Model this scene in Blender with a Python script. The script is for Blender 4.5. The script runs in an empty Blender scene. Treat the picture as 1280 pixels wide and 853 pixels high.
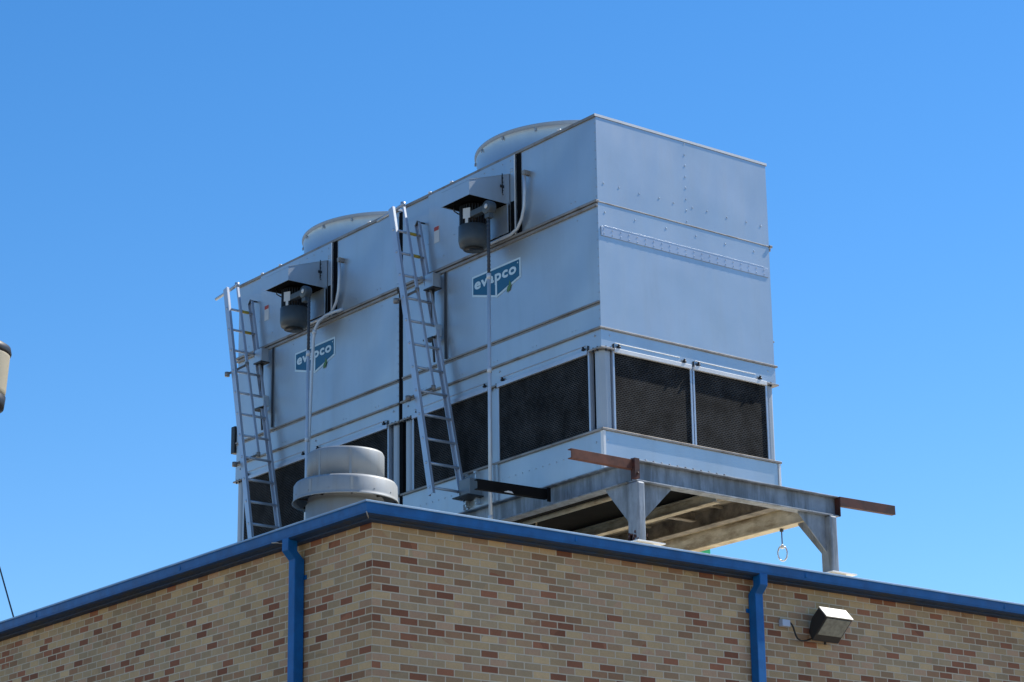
import bpy, bmesh, math, random
from mathutils import Vector, Matrix
random.seed(7)
sc = bpy.context.scene
col = sc.collection
PI = math.pi

# ------------------------------------------------------------------ materials
def new_mat(name):
    m = bpy.data.materials.new(name); m.use_nodes = True
    nt = m.node_tree
    return m, nt, nt.nodes['Principled BSDF']

def N(nt, typ, **kw):
    n = nt.nodes.new(typ)
    for k, v in kw.items():
        if k in ('operation', 'blend_type', 'data_type', 'noise_dimensions', 'feature', 'interpolation', 'use_clamp', 'distance', 'invert'):
            setattr(n, k, v)
        else:
            n.inputs[k].default_value = v
    return n

def math_node(nt, op, a, b=None, clamp=False):
    n = nt.nodes.new('ShaderNodeMath'); n.operation = op; n.use_clamp = clamp
    for i, s in enumerate((a, b)):
        if s is None: continue
        if isinstance(s, (int, float)): n.inputs[i].default_value = s
        else: nt.links.new(s, n.inputs[i])
    return n.outputs[0]

def ramp(nt, fac, stops, interp='LINEAR'):
    r = nt.nodes.new('ShaderNodeValToRGB'); r.color_ramp.interpolation = interp
    e = r.color_ramp.elements
    while len(e) < len(stops): e.new(0.5)
    for el, (p, c) in zip(e, stops):
        el.position = p; el.color = (*c, 1)
    nt.links.new(fac, r.inputs[0]); return r.outputs[0]

def pos_out(nt, scale=(1, 1, 1), obj=True):
    tc = nt.nodes.new('ShaderNodeTexCoord')
    mp = nt.nodes.new('ShaderNodeMapping'); mp.inputs['Scale'].default_value = scale
    nt.links.new(tc.outputs['Object'], mp.inputs[0]); return mp.outputs[0]

def noise(nt, vec, scale, detail=4, rough=.55):
    n = nt.nodes.new('ShaderNodeTexNoise'); n.inputs['Scale'].default_value = scale
    n.inputs['Detail'].default_value = detail; n.inputs['Roughness'].default_value = rough
    nt.links.new(vec, n.inputs['Vector']); return n.outputs['Fac']

def mixc(nt, fac, a, b, mode='MIX'):
    n = nt.nodes.new('ShaderNodeMix'); n.data_type = 'RGBA'; n.blend_type = mode
    for s, i in ((fac, 0), (a, 6), (b, 7)):
        if isinstance(s, (int, float)): n.inputs[i].default_value = s
        elif isinstance(s, tuple): n.inputs[i].default_value = (*s, 1)
        else: nt.links.new(s, n.inputs[i])
    return n.outputs[2]

def bump(nt, bsdf, h, strength, dist):
    b = nt.nodes.new('ShaderNodeBump'); b.inputs['Strength'].default_value = strength; b.inputs['Distance'].default_value = dist
    nt.links.new(h, b.inputs['Height']); nt.links.new(b.outputs[0], bsdf.inputs['Normal'])

def metal(name, c1, c2, metallic=.6, rough=(.35, .55), stain=None, stain_amt=.5, wave=.012, streak=(5, 5, .7)):
    m, nt, b = new_mat(name)
    v = pos_out(nt)
    n1 = noise(nt, v, 1.6, 5, .6)
    vs = pos_out(nt, streak)
    n2 = noise(nt, vs, 1.5, 5, .65)
    c = ramp(nt, n1, [(.3, c1), (.7, c2)])
    if stain:
        f = ramp(nt, n2, [(.5, (0, 0, 0)), (.72, (stain_amt,) * 3)])
        c = mixc(nt, f, c, stain)
    nt.links.new(c, b.inputs['Base Color'])
    b.inputs['Metallic'].default_value = metallic
    r = nt.nodes.new('ShaderNodeMapRange'); r.inputs[3].default_value = rough[0]; r.inputs[4].default_value = rough[1]
    nt.links.new(n2, r.inputs[0]); nt.links.new(r.outputs[0], b.inputs['Roughness'])
    if wave:
        n3 = noise(nt, v, 1.1, 1, .4)
        bump(nt, b, n3, 1.0, wave)
    return m

def paint(name, c, rough=.5, var=.12, bumpd=0, metallic=0, spec=.5, scale=3):
    m, nt, b = new_mat(name)
    v = pos_out(nt)
    n1 = noise(nt, v, scale, 6, .65)
    d = tuple(x * (1 - var) for x in c); e = tuple(min(1, x * (1 + var)) for x in c)
    nt.links.new(ramp(nt, n1, [(.3, d), (.7, e)]), b.inputs['Base Color'])
    b.inputs['Roughness'].default_value = rough; b.inputs['Metallic'].default_value = metallic
    b.inputs['Specular IOR Level'].default_value = spec
    if bumpd: bump(nt, b, noise(nt, v, 9, 4), 1, bumpd)
    return m

def dirty(name, c, stain, lo=.48, hi=.62, rough=.6, metallic=.2, scale=4, streak=(1, 1, 1), amount=.9):
    m, nt, b = new_mat(name)
    f = ramp(nt, noise(nt, pos_out(nt, streak), scale, 8, .7), [(lo, (0, 0, 0)), (hi, (amount,) * 3)])
    base = ramp(nt, noise(nt, pos_out(nt), 7, 5, .6), [(.3, tuple(x * .8 for x in c)), (.7, tuple(x * 1.15 for x in c))])
    nt.links.new(mixc(nt, f, base, stain), b.inputs['Base Color'])
    b.inputs['Roughness'].default_value = rough; b.inputs['Metallic'].default_value = metallic
    return m

GALV = metal('galvanised_sheet', (.43, .48, .52), (.485, .53, .57), .60, (.30, .46), (.34, .38, .42), .22, .026, (3.5, 3.5, .5))
GALV_M = metal('galvanised_dull', (.38, .44, .49), (.44, .49, .54), .15, (.55, .65), (.34, .38, .42), .35, 0)
GALV_R = metal('galvanised_flange', (.22, .20, .18), (.36, .33, .30), .3, (.45, .6), (.13, .085, .06), .8, 0, (3, 3, 3))
ALU = metal('aluminium_extrusion', (.42, .46, .52), (.52, .56, .62), .45, (.28, .42), None, 0, 0)
WHITE = paint('pale_edge_and_highlight', (.80, .80, .79), .4, .08)  # pale parts, and sun highlights painted on edges
DARKGAP = paint('dark_gap_shade', (.006, .0065, .008), .9, .3, spec=.08)  # near-black, painted as the shade in slots and recesses
BLACK = paint('black_paint', (.014, .014, .016), .45, .3)
MOTORG = paint('grey_motor_enamel', (.062, .074, .08), .45, .12)
HOODG = metal('hood_sheet', (.17, .20, .22), (.22, .25, .27), .25, (.45, .6), None, 0, .003)
CONDUIT = paint('pale_conduit', (.60, .63, .66), .4, .06, metallic=.3)
FLEX = paint('dark_flexible_conduit', (.05, .055, .065), .5, .2)
BLUE = dirty('blue_trim_paint', (.001, .12, .36), (.003, .06, .18), .5, .75, .48, 0, 2.5, (1, 1, 1), .6)
_nt = BLUE.node_tree; bump(_nt, _nt.nodes['Principled BSDF'], noise(_nt, pos_out(_nt), 2.2, 2, .5), .8, .02)
BLUE.node_tree.nodes['Principled BSDF'].inputs['Specular IOR Level'].default_value = .35
BLUE_LIP = paint('blue_lip_highlight', (.30, .42, .55), .35, .2)  # pale blue painted as sunlight along the trim's top lip
BLUE_SOFFIT = dirty('dusty_shaded_blue', (.004, .035, .10), (.03, .036, .04), .5, .65, .6, 0, 3)  # trim blue darkened for underside shade, with dusty mottling
STEEL = dirty('weathered_galvanised_steel', (.27, .30, .34), (.12, .13, .14), .44, .6, .55, .3, 1.8, (4, 4, .5), .8)
STEEL_Y = dirty('stained_bounce_lit_steel', (.56, .48, .34), (.26, .19, .11), .46, .64, .7, .1, 3, (1, .7, 3))  # cream base paints in the warm roof bounce, under real stains
STEEL_B = dirty('chalky_brown_steel', (.26, .22, .17), (.08, .065, .05), .42, .66, .75, .1, 5)
RUST = dirty('rusty_primer_red', (.15, .052, .030), (.07, .025, .018), .42, .62, .8, 0, 5)
RUSTD = dirty('dark_rusty_steel', (.085, .022, .014), (.03, .012, .01), .45, .6, .7, 0, 5)
BLACKST = paint('black_coated_steel', (.005, .0045, .005), .8, .4, spec=.15)
PAN = dirty('stained_bounce_lit_pan', (.50, .43, .32), (.14, .10, .06), .52, .66, .7, .1, 2.4, (1.5, .5, 1))  # cream base paints in light bounced off the roof, plus stains
UNDER = paint('black_interior_shade', (.006, .006, .006), .95, .3, spec=.05)  # black painted as the shade inside dark openings
VENTW = metal('vent_spun_aluminium', (.27, .29, .31), (.33, .35, .36), .2, (.5, .6), (.27, .26, .24), .6, 0, (6, 6, .6))
SIGNB = paint('sign_blue', (.004, .105, .21), .4, .08)
SIGNW = paint('sign_white', (.62, .76, .82), .45, .05)
LABW = paint('label_white', (.62, .62, .60), .5, .1)
LABR = paint('label_red', (.45, .05, .03), .5, .1)
YEL = paint('yellow_tape', (.55, .38, .05), .6, .2)
GREEN = paint('green_paint', (.02, .35, .12), .5, .1)
CREAM = paint('cream_paint', (.42, .36, .25), .5, .08)
LAMPTOP = paint('sunlit_bronze', (.52, .50, .42), .45, .08)  # bronze painted pale for the sun on the lamp's top
BRONZE = paint('dark_bronze_paint', (.022, .022, .022), .5, .2)
GREENP = paint('moss_stain', (.10, .22, .10), .8, .4)
CONC = paint('concrete_pier', (.40, .38, .35), .85, .15, .002)
ROOFM = paint('pale_roof_membrane', (.78, .70, .54), .9, .15, .003)

def mat_glass():
    m, nt, b = new_mat('ribbed_lamp_glass')
    v = pos_out(nt)
    f = noise(nt, v, 14, 4, .6)
    nt.links.new(ramp(nt, f, [(.3, (.15, .165, .14)), (.7, (.30, .32, .27))]), b.inputs['Base Color'])
    b.inputs['Roughness'].default_value = .12; b.inputs['Coat Weight'].default_value = .6
    return m
LENS = mat_glass()

def mat_brick():
    m, nt, b = new_mat('tan_and_red_brick')
    geo = nt.nodes.new('ShaderNodeNewGeometry')
    sp = nt.nodes.new('ShaderNodeSeparateXYZ'); nt.links.new(geo.outputs['Position'], sp.inputs[0])
    sn = nt.nodes.new('ShaderNodeSeparateXYZ'); nt.links.new(geo.outputs['True Normal'], sn.inputs[0])
    fx = math_node(nt, 'GREATER_THAN', math_node(nt, 'ABSOLUTE', sn.outputs[0]), .5)
    X0, Y0, Z0, B, Cc = -3.6566, -1.0454, -5.2623, .2032, .0703
    xr = math_node(nt, 'SUBTRACT', sp.outputs[0], X0)
    yl = math_node(nt, 'ADD', math_node(nt, 'SUBTRACT', sp.outputs[1], Y0), B / 2)
    mx = nt.nodes.new('ShaderNodeMix'); mx.data_type = 'FLOAT'
    nt.links.new(fx, mx.inputs[0]); nt.links.new(xr, mx.inputs[2]); nt.links.new(yl, mx.inputs[3])
    u = math_node(nt, 'DIVIDE', mx.outputs[0], B)
    vrow = math_node(nt, 'DIVIDE', math_node(nt, 'SUBTRACT', Z0, sp.outputs[2]), Cc)
    row = math_node(nt, 'FLOOR', vrow)
    half = math_node(nt, 'MULTIPLY', math_node(nt, 'MODULO', math_node(nt, 'ADD', row, 1001), 2), -.5)
    # row 0 (below first joint): full brick on the front, half on the side
    half = math_node(nt, 'ADD', half, .5)
    u2 = math_node(nt, 'ADD', u, half)
    colm = math_node(nt, 'FLOOR', u2)
    fu = math_node(nt, 'SUBTRACT', u2, colm); fv = math_node(nt, 'SUBTRACT', vrow, row)
    # wobble
    nz = noise(nt, geo.outputs['Position'], 22, 3)
    wob = math_node(nt, 'MULTIPLY', math_node(nt, 'SUBTRACT', nz, .5), .05)
    eu = math_node(nt, 'MINIMUM', fu, math_node(nt, 'SUBTRACT', 1, fu))
    ev = math_node(nt, 'MINIMUM', fv, math_node(nt, 'SUBTRACT', 1, fv))
    eu = math_node(nt, 'MULTIPLY', eu, B); ev = math_node(nt, 'MULTIPLY', ev, Cc)
    e = math_node(nt, 'ADD', math_node(nt, 'MINIMUM', eu, ev), math_node(nt, 'MULTIPLY', wob, .06))
    mr = nt.nodes.new('ShaderNodeMapRange'); nt.links.new(e, mr.inputs[0])
    mr.inputs[1].default_value = .0048; mr.inputs[2].default_value = .0078
    brickmask = mr.outputs[0]
    cv = nt.nodes.new('ShaderNodeCombineXYZ')
    nt.links.new(colm, cv.inputs[0]); nt.links.new(row, cv.inputs[1]); nt.links.new(math_node(nt, 'MULTIPLY', fx, math_node(nt, 'GREATER_THAN', math_node(nt, 'ABSOLUTE', math_node(nt, 'ADD', colm, .01)), .5)), cv.inputs[2])
    wn = nt.nodes.new('ShaderNodeTexWhiteNoise'); wn.noise_dimensions = '3D'; nt.links.new(cv.outputs[0], wn.inputs[0])
    # slight clustering of dark bricks
    cl = noise(nt, geo.outputs['Position'], .9, 2)
    sel = math_node(nt, 'ADD', wn.outputs['Value'], math_node(nt, 'MULTIPLY', math_node(nt, 'SUBTRACT', cl, .5), .3))
    tan1, tan2, olive, pink, mauve, brn, red, drd = (.60, .40, .205), (.54, .355, .185), (.46, .315, .175), (.52, .315, .185), (.43, .26, .14), (.37, .20, .105), (.36, .145, .075), (.28, .11, .058)
    bc = ramp(nt, sel, [(0, tan1), (.16, olive), (.28, tan2), (.42, pink), (.54, olive), (.62, mauve), (.74, brn), (.84, red), (.94, drd)], 'CONSTANT')
    wn2 = nt.nodes.new('ShaderNodeTexWhiteNoise'); wn2.noise_dimensions = '3D'
    av = nt.nodes.new('ShaderNodeVectorMath'); av.operation = 'ADD'; nt.links.new(cv.outputs[0], av.inputs[0]); av.inputs[1].default_value = (17.3, 5.1, 9.7)
    nt.links.new(av.outputs[0], wn2.inputs[0])
    val = math_node(nt, 'ADD', .86, math_node(nt, 'MULTIPLY', wn2.outputs['Value'], .28))
    fine = noise(nt, geo.outputs['Position'], 60, 4, .7)
    val = math_node(nt, 'MULTIPLY', val, math_node(nt, 'ADD', .8, math_node(nt, 'MULTIPLY', fine, .4)))
    big = noise(nt, geo.outputs['Position'], .7, 3, .6)
    spv = nt.nodes.new('ShaderNodeVectorMath'); spv.operation = 'MULTIPLY'; nt.links.new(geo.outputs['Position'], spv.inputs[0]); spv.inputs[1].default_value = (3.2, 3.2, .35)
    strk = noise(nt, spv.outputs[0], 1.3, 5, .7)
    val = math_node(nt, 'MULTIPLY', val, math_node(nt, 'ADD', .70, math_node(nt, 'ADD', math_node(nt, 'MULTIPLY', big, .28), math_node(nt, 'MULTIPLY', strk, .30))))
    vm = nt.nodes.new('ShaderNodeVectorMath'); vm.operation = 'SCALE'; nt.links.new(bc, vm.inputs[0]); nt.links.new(val, vm.inputs[3])
    mort = ramp(nt, big, [(.3, (.60, .49, .34)), (.7, (.70, .57, .40))])
    nt.links.new(mixc(nt, brickmask, mort, vm.outputs[0]), b.inputs['Base Color'])
    b.inputs['Roughness'].default_value = .88; b.inputs['Specular IOR Level'].default_value = .25
    h = math_node(nt, 'ADD', brickmask, math_node(nt, 'MULTIPLY', fine, .25))
    bump(nt, b, h, .8, .005)
    return m
BRICK = mat_brick()

def mat_louver():
    m, nt, b = new_mat('honeycomb_louver')
    geo = nt.nodes.new('ShaderNodeNewGeometry')
    sp = nt.nodes.new('ShaderNodeSeparateXYZ'); nt.links.new(geo.outputs['Position'], sp.inputs[0])
    s = math_node(nt, 'ADD', sp.outputs[0], sp.outputs[1])
    cv = nt.nodes.new('ShaderNodeCombineXYZ')
    nt.links.new(s, cv.inputs[0]); nt.links.new(sp.outputs[2], cv.inputs[1])
    br = nt.nodes.new('ShaderNodeTexBrick'); nt.links.new(cv.outputs[0], br.inputs['Vector'])
    br.inputs['Scale'].default_value = 1; br.inputs['Brick Width'].default_value = .044; br.inputs['Row Height'].default_value = .0205
    br.inputs['Mortar Size'].default_value = .0042; br.inputs['Mortar Smooth'].default_value = .3
    br.inputs['Color1'].default_value = (.004, .004, .004, 1); br.inputs['Color2'].default_value = (.008, .008, .008, 1)
    br.inputs['Mortar'].default_value = (.10, .097, .095, 1)
    n = noise(nt, geo.outputs['Position'], 3.5, 6, .7)
    f = ramp(nt, n, [(.35, (0.25, 0.25, 0.25)), (.7, (1, 1, 1))])
    c = mixc(nt, 1.0, br.outputs['Color'], f, 'MULTIPLY')
    sp2 = noise(nt, geo.outputs['Position'], 38, 2)
    c = mixc(nt, ramp(nt, sp2, [(.74, (0, 0, 0)), (.8, (.5, .5, .5))]), c, (.16, .15, .14))
    nt.links.new(c, b.inputs['Base Color'])
    b.inputs['Roughness'].default_value = .8; b.inputs['Specular IOR Level'].default_value = .12
    bump(nt, b, br.outputs['Fac'], .8, .012)
    return m
LOUV = mat_louver()

def mat_ground():
    m, nt, b = new_mat('dry_pale_gravel')
    v = pos_out(nt)
    n1 = noise(nt, v, .06, 6, .6)
    nt.links.new(ramp(nt, n1, [(.35, (.17, .135, .10)), (.6, (.22, .18, .135))]), b.inputs['Base Color'])
    b.inputs['Roughness'].default_value = .9
    bump(nt, b, noise(nt, v, 30, 3), .5, .01)
    return m
GROUND = mat_ground()

# ------------------------------------------------------------------ mesh helpers
class MB:
    def __init__(s): s.bm = bmesh.new()
    def face(s, pts):
        return s.bm.faces.new([s.bm.verts.new(p) for p in pts])
    def box(s, x0, x1, y0, y1, z0, z1, mat=None):
        P = [Vector((x, y, z)) for x in (x0, x1) for y in (y0, y1) for z in (z0, z1)]
        if mat: P = [mat @ p for p in P]
        v = [s.bm.verts.new(p) for p in P]
        for f in ((0, 1, 3, 2), (4, 6, 7, 5), (0, 4, 5, 1), (2, 3, 7, 6), (0, 2, 6, 4), (1, 5, 7, 3)):
            s.bm.faces.new([v[i] for i in f])
        return s
    def frame_box(s, a, b, w, h, up=(0, 0, 1)):
        """bar from a to b, w across, h along up"""
        a, b, up = Vector(a), Vector(b), Vector(up)
        d = (b - a); L = d.length; d.normalize()
        sx = d.cross(up).normalized(); u = sx.cross(d).normalized()
        M = Matrix(((sx.x, d.x, u.x, a.x), (sx.y, d.y, u.y, a.y), (sx.z, d.z, u.z, a.z), (0, 0, 0, 1)))
        return s.box(-w / 2, w / 2, 0, L, -h / 2, h / 2, M)
    def prism(s, pts, vec):
        """polygon pts (3D) extruded by vec"""
        vec = Vector(vec)
        a = [s.bm.verts.new(p) for p in pts]; b = [s.bm.verts.new(Vector(p) + vec) for p in pts]
        s.bm.faces.new(a); s.bm.faces.new(b[::-1])
        n = len(a)
        for i in range(n):
            s.bm.faces.new([a[i], a[(i + 1) % n], b[(i + 1) % n], b[i]][::-1])
        return s
    def lathe(s, c, prof, n=64, axis=None, caps=True):
        """prof: list of (r, z); rotates round z through c, or axis matrix"""
        rings = []
        for r, z in prof:
            ring = []
            for k in range(n):
                a = 2 * PI * k / n
                p = Vector((r * math.cos(a), r * math.sin(a), z))
                if axis: p = axis @ p
                ring.append(s.bm.verts.new(p + Vector(c)))
            rings.append(ring)
        for A, B in zip(rings, rings[1:]):
            for k in range(n):
                f = s.bm.faces.new([A[k], A[(k + 1) % n], B[(k + 1) % n], B[k]]); f.smooth = True
        if caps:
            for R in (rings[0][::-1], rings[-1]):
                if (R[0].co - R[n // 2].co).length > 1e-5: s.bm.faces.new(R)
        return s
    def tube(s, pts, r, n=10, smooth=True):
        pts = [Vector(p) for p in pts]
        rings = []
        prev = None
        for i, p in enumerate(pts):
            t = (pts[min(i + 1, len(pts) - 1)] - pts[max(i - 1, 0)]).normalized()
            if prev is None:
                ref = Vector((0, 0, 1)) if abs(t.z) < .9 else Vector((1, 0, 0))
                u = t.cross(ref).normalized()
            else:
                u = (prev - t * prev.dot(t)).normalized()
            prev = u; w = t.cross(u)
            rr = r[i] if isinstance(r, (list, tuple)) else r
            rings.append([s.bm.verts.new(p + rr * (math.cos(2 * PI * k / n) * u + math.sin(2 * PI * k / n) * w)) for k in range(n)])
        for A, B in zip(rings, rings[1:]):
            for k in range(n):
                f = s.bm.faces.new([A[k], A[(k + 1) % n], B[(k + 1) % n], B[k]]); f.smooth = smooth
        s.bm.faces.new(rings[0][::-1]); s.bm.faces.new(rings[-1])
        return s
    def rivet(s, c, n, r=.013, h=.011):
        if n[1] < -.5 and abs(n[0]) < .1: h = min(h, .0045)
        n = Vector(n); ref = Vector((0, 0, 1)) if abs(n.z) < .9 else Vector((1, 0, 0))
        u = n.cross(ref).normalized(); w = n.cross(u); c = Vector(c)
        A = [s.bm.verts.new(c + r * (math.cos(PI * k / 3) * u + math.sin(PI * k / 3) * w)) for k in range(6)]
        B = [s.bm.verts.new(c + n * h + r * .7 * (math.cos(PI * k / 3) * u + math.sin(PI * k / 3) * w)) for k in range(6)]
        s.bm.faces.new(B)
        for k in range(6): s.bm.faces.new([A[k], A[(k + 1) % 6], B[(k + 1) % 6], B[k]])
        return s
    def build(s, name, mat, parent=None, bevel=0, mats=None):
        bm = s.bm
        bmesh.ops.recalc_face_normals(bm, faces=bm.faces)
        bm.verts.ensure_lookup_table(); bm.verts.index_update()
        # loose islands, grouped into pieces that stand apart: each piece becomes an object of its own
        isl = [-1] * len(bm.verts); boxes = []
        for v in bm.verts:
            if isl[v.index] >= 0: continue
            k = len(boxes); st = [v]; isl[v.index] = k
            lo = list(v.co); hi = list(v.co)
            while st:
                q = st.pop()
                for i in range(3):
                    lo[i] = min(lo[i], q.co[i]); hi[i] = max(hi[i], q.co[i])
                for e in q.link_edges:
                    w_ = e.other_vert(q)
                    if isl[w_.index] < 0: isl[w_.index] = k; st.append(w_)
            boxes.append((lo, hi))
        n = len(boxes); par = list(range(n))
        def find(a):
            while par[a] != a: par[a] = par[par[a]]; a = par[a]
            return a
        if 1 < n < 700:
            size = [max(h - l for l, h in zip(lo, hi)) for lo, hi in boxes]
            for a in range(n):
                for b in range(a + 1, n):
                    gp = math.sqrt(sum(max(0., boxes[a][0][i] - boxes[b][1][i], boxes[b][0][i] - boxes[a][1][i]) ** 2 for i in range(3)))
                    if gp <= max(.02, .495 * max(size[a], size[b])): par[find(a)] = find(b)
        groups = {}
        for k in range(n): groups.setdefault(find(k) if n < 700 else 0, set()).add(k)
        first = None
        gl = sorted(groups.values(), key=lambda g: min(g))
        for gi, g in enumerate(gl):
            if len(gl) == 1: part_ = bm
            else:
                part_ = bm.copy()
                part_.verts.ensure_lookup_table()
                bmesh.ops.delete(part_, geom=[v for i, v in enumerate(part_.verts) if isl[i] not in g], context='VERTS')
            me = bpy.data.meshes.new(name); part_.to_mesh(me)
            if part_ is not bm: part_.free()
            me.materials.append(mat)
            for m in mats or []: me.materials.append(m)
            o = bpy.data.objects.new(name, me); col.objects.link(o)
            if parent is not None:
                o.parent = parent
                if parent.parent is None and parent.type == 'EMPTY':
                    o.matrix_parent_inverse = Matrix.Translation(-Vector(parent.location))
            if bevel:
                b = o.modifiers.new('edge', 'BEVEL'); b.width = bevel; b.segments = 2; b.limit_method = 'ANGLE'
            first = first or o
        bm.free()
        return first

def abs_loc(o):
    v = Vector(o.location); p = o.parent
    while p is not None: v += p.location; p = p.parent
    return v

def thing(name, label, cat, loc=(0, 0, 0), group=None):
    o = bpy.data.objects.new(name, None); col.objects.link(o)
    o.location = loc; o.empty_display_size = .2
    o['label'] = label; o['category'] = cat
    if group: o['group'] = group
    return o
def tag(o, label, cat, group=None):
    o['label'] = label; o['category'] = cat
    if group: o['group'] = group
    return o
def copy_tree(o, parent=None):
    c = o.copy(); col.objects.link(c); c.parent = parent
    if parent is not None: c.matrix_parent_inverse = o.matrix_parent_inverse.copy()
    for ch in list(o.children): copy_tree(ch, c)
    return c

GZ = -11.75          # ground level; the tower's top edge is z = 0
# ------------------------------------------------------------------ ground
g = MB(); g.face([(-900, -900, GZ), (900, -900, GZ), (900, 900, GZ), (-900, 900, GZ)])
go = g.build('ground', GROUND); go['kind'] = 'structure'

# ------------------------------------------------------------------ building
BX, BY = -3.6566, -1.0454
EX, EY = 24.0, 30.0
ZW = -5.205
bld = thing('brick_building', 'tan and red brick building with bright blue eaves trim and flat roof', 'building', (BX, BY, GZ))
w = MB(); w.box(BX, EX, BY, EY, GZ, ZW)
w.build('wall', BRICK, bld)
r = MB(); r.box(BX - .10, EX + .1, BY - .10, EY + .1, ZW + .012, -5.10)
r.build('roof', ROOFM, bld)
# eaves trim: profile (offset outwards, z)
prof_face = [(.214, -5.079), (.206, -5.092), (.198, -5.150), (.190, -5.172)]
prof_under = [(.190, -5.172), (.172, -5.186), (.090, -5.192), (.085, -5.204), (-.02, -5.2045)]
def trim(prof, name, mat, parent):
    m = MB()
    ringL, ringC, ringR = [], [], []
    A = []
    for k, (o, z) in enumerate(prof):
        A.append([m.bm.verts.new(p) for p in ((BX - o, EY + o, z), (BX - o, BY - o, z), (EX + o, BY - o, z), (EX + o, EY + o, z))])
    for a, b in zip(A, A[1:]):
        for k in range(4):
            m.bm.faces.new([a[k], a[(k + 1) % 4], b[(k + 1) % 4], b[k]])
    ob = m.build(name, mat, parent)
    sol = ob.modifiers.new('sheet', 'SOLIDIFY'); sol.thickness = .004; sol.offset = 0
    return ob
gt = trim(prof_face, 'eaves_trim', BLUE, bld)
trim([(.105, -5.060), (.206, -5.060), (.220, -5.067), (.221, -5.079), (.214, -5.079)], 'highlight_lip', BLUE_LIP, bld)  # added pale strip, stands in for the sun highlight on the trim
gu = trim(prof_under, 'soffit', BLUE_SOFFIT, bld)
# joint plates and sealant smears in the trim
m = MB()
for x in (-1.45, 1.6, 4.65, 7.7):
    m.box(x, x + .03, BY - .2080, BY - .199, -5.146, -5.092)
for y in (2.0, 5.05, 8.1):
    m.box(BX - .2080, BX - .199, y, y + .03, -5.146, -5.092)
m.build('joint_cover', BLUE, gt, .002)
m = MB()
m.tube([(BX - .205, BY - .205, -5.172), (BX - .165, BY - .165, -5.193), (BX - .11, BY - .10, -5.196)], .006, 6)
m.tube([(BX - .20, .32, -5.174), (BX - .185, .26, -5.180), (BX - .15, .22, -5.190), (BX - .10, .17, -5.197)], .007, 6)
m.build('sealant', CONC, gt)

def downpipe(side, label):
    """side 'l': on the wall facing -x ; 'r': on the wall facing -y"""
    m = MB()
    if side == 'l':
        c = .100                       # along-wall centre (y)
        def P(a, o): return (BX - o, c + a)
    else:
        c = 1.020
        def P(a, o): return (c + a, BY - o)
    wd, dp, so = .108, .105, .012      # width, depth, standoff
    def ring(z, o0, o1): return [(*P(-wd / 2, o0), z), (*P(wd / 2, o0), z), (*P(wd / 2, o1), z), (*P(-wd / 2, o1), z)]
    R = [ring(-5.17, .09, .09 + dp), ring(-5.285, .09, .09 + dp), ring(-5.365, so, so + dp), ring(GZ + .25, so, so + dp), ring(GZ + .08, .12, .12 + dp)]
    V = [[m.bm.verts.new(p) for p in r_] for r_ in R]
    for A, B in zip(V, V[1:]):
        for k in range(4): m.bm.faces.new([A[k], A[(k + 1) % 4], B[(k + 1) % 4], B[k]])
    m.bm.faces.new(V[0]); m.bm.faces.new(V[-1][::-1])
    ob = m.build('downpipe', BLUE, bld, .006)
    ob['label'] = label
    b = MB()
    for z in (-5.53, -7.5, -9.5):
        x0, y0 = P(-.085, .002); x1, y1 = P(.085, .012)
        b.box(min(x0, x1), max(x0, x1), min(y0, y1), max(y0, y1), z - .02, z + .02)
    b.build('strap', BLUE, ob)
downpipe('l', 'blue square downpipe on the shaded side wall')
downpipe('r', 'blue square downpipe left of the floodlight')

# ------------------------------------------------------------------ floodlight
fl = thing('floodlight', 'dark boxy floodlight tilted down on the brick wall beside the downpipe', 'floodlight', (1.94, BY, -5.65))
x0, x1 = 1.75, 2.13
T, F, Gp, H = (-1.262, -5.440), (-1.374, -5.556), (-1.150, -5.768), (-1.088, -5.668)
Hb = (-1.10, -5.60)
m = MB()
m.prism([(x0 + .01, *T), (x0, *F), (x0, *Gp), (x0 + .02, *H), (x0 + .02, -1.14, -5.53)], (x1 - x0, 0, 0))
hs = m.build('housing', BRONZE, fl, .006)
def lerp(a, b, t): return (a[0] + (b[0] - a[0]) * t, a[1] + (b[1] - a[1]) * t)
nrm = Vector((0, -(F[1] - Gp[1]), (F[0] - Gp[0]))).normalized()   # outward of glass
if nrm.y > 0: nrm = -nrm
a, b_ = lerp(F, Gp, .05), lerp(F, Gp, .72)
m = MB()
m.prism([(x0 + .02, a[0], a[1]), (x1 - .02, a[0], a[1]), (x1 - .02, b_[0], b_[1]), (x0 + .02, b_[0], b_[1])], nrm * .006)
m.build('lens', LENS, hs)
m = MB()
tn = Vector((0, F[1] - T[1], -(F[0] - T[0]))).normalized()
if tn.z < 0: tn = -tn
m.prism([(x0 + .004, T[0], T[1]), (x1 + .014, T[0], T[1]), (x1 + .006, F[0] - .004, F[1] - .004), (x0 - .006, F[0] - .004, F[1] - .004)], tn * .012)
m.build('top_cover', LAMPTOP, hs, .003)
m = MB()
m.box(1.90, 1.98, -1.14, BY - .001, -5.66, -5.60)
m.tube([(1.97, -1.12, -5.74), (1.97, -1.12, -5.785)], .014, 8)
m.build('bracket', BRONZE, fl)
m = MB(); m.box(1.39, 1.50, -1.105, BY - .001, -5.645, -5.575)
jb = m.build('junction_box', paint('box_grey_blue', (.50, .56, .66), .45, .05), fl, .004)
m = MB()
pts = []
P0, P1, P2, P3 = Vector((1.50, -1.09, -5.60)), Vector((1.60, -1.10, -5.62)), Vector((1.50, -1.10, -5.86)), Vector((1.79, -1.10, -5.74))
for k in range(15):
    t = k / 14
    pts.append((1 - t) ** 3 * P0 + 3 * (1 - t) ** 2 * t * P1 + 3 * (1 - t) * t * t * P2 + t ** 3 * P3)
m.tube(pts, .009, 8); m.build('cord', BLACK, fl)

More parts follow.
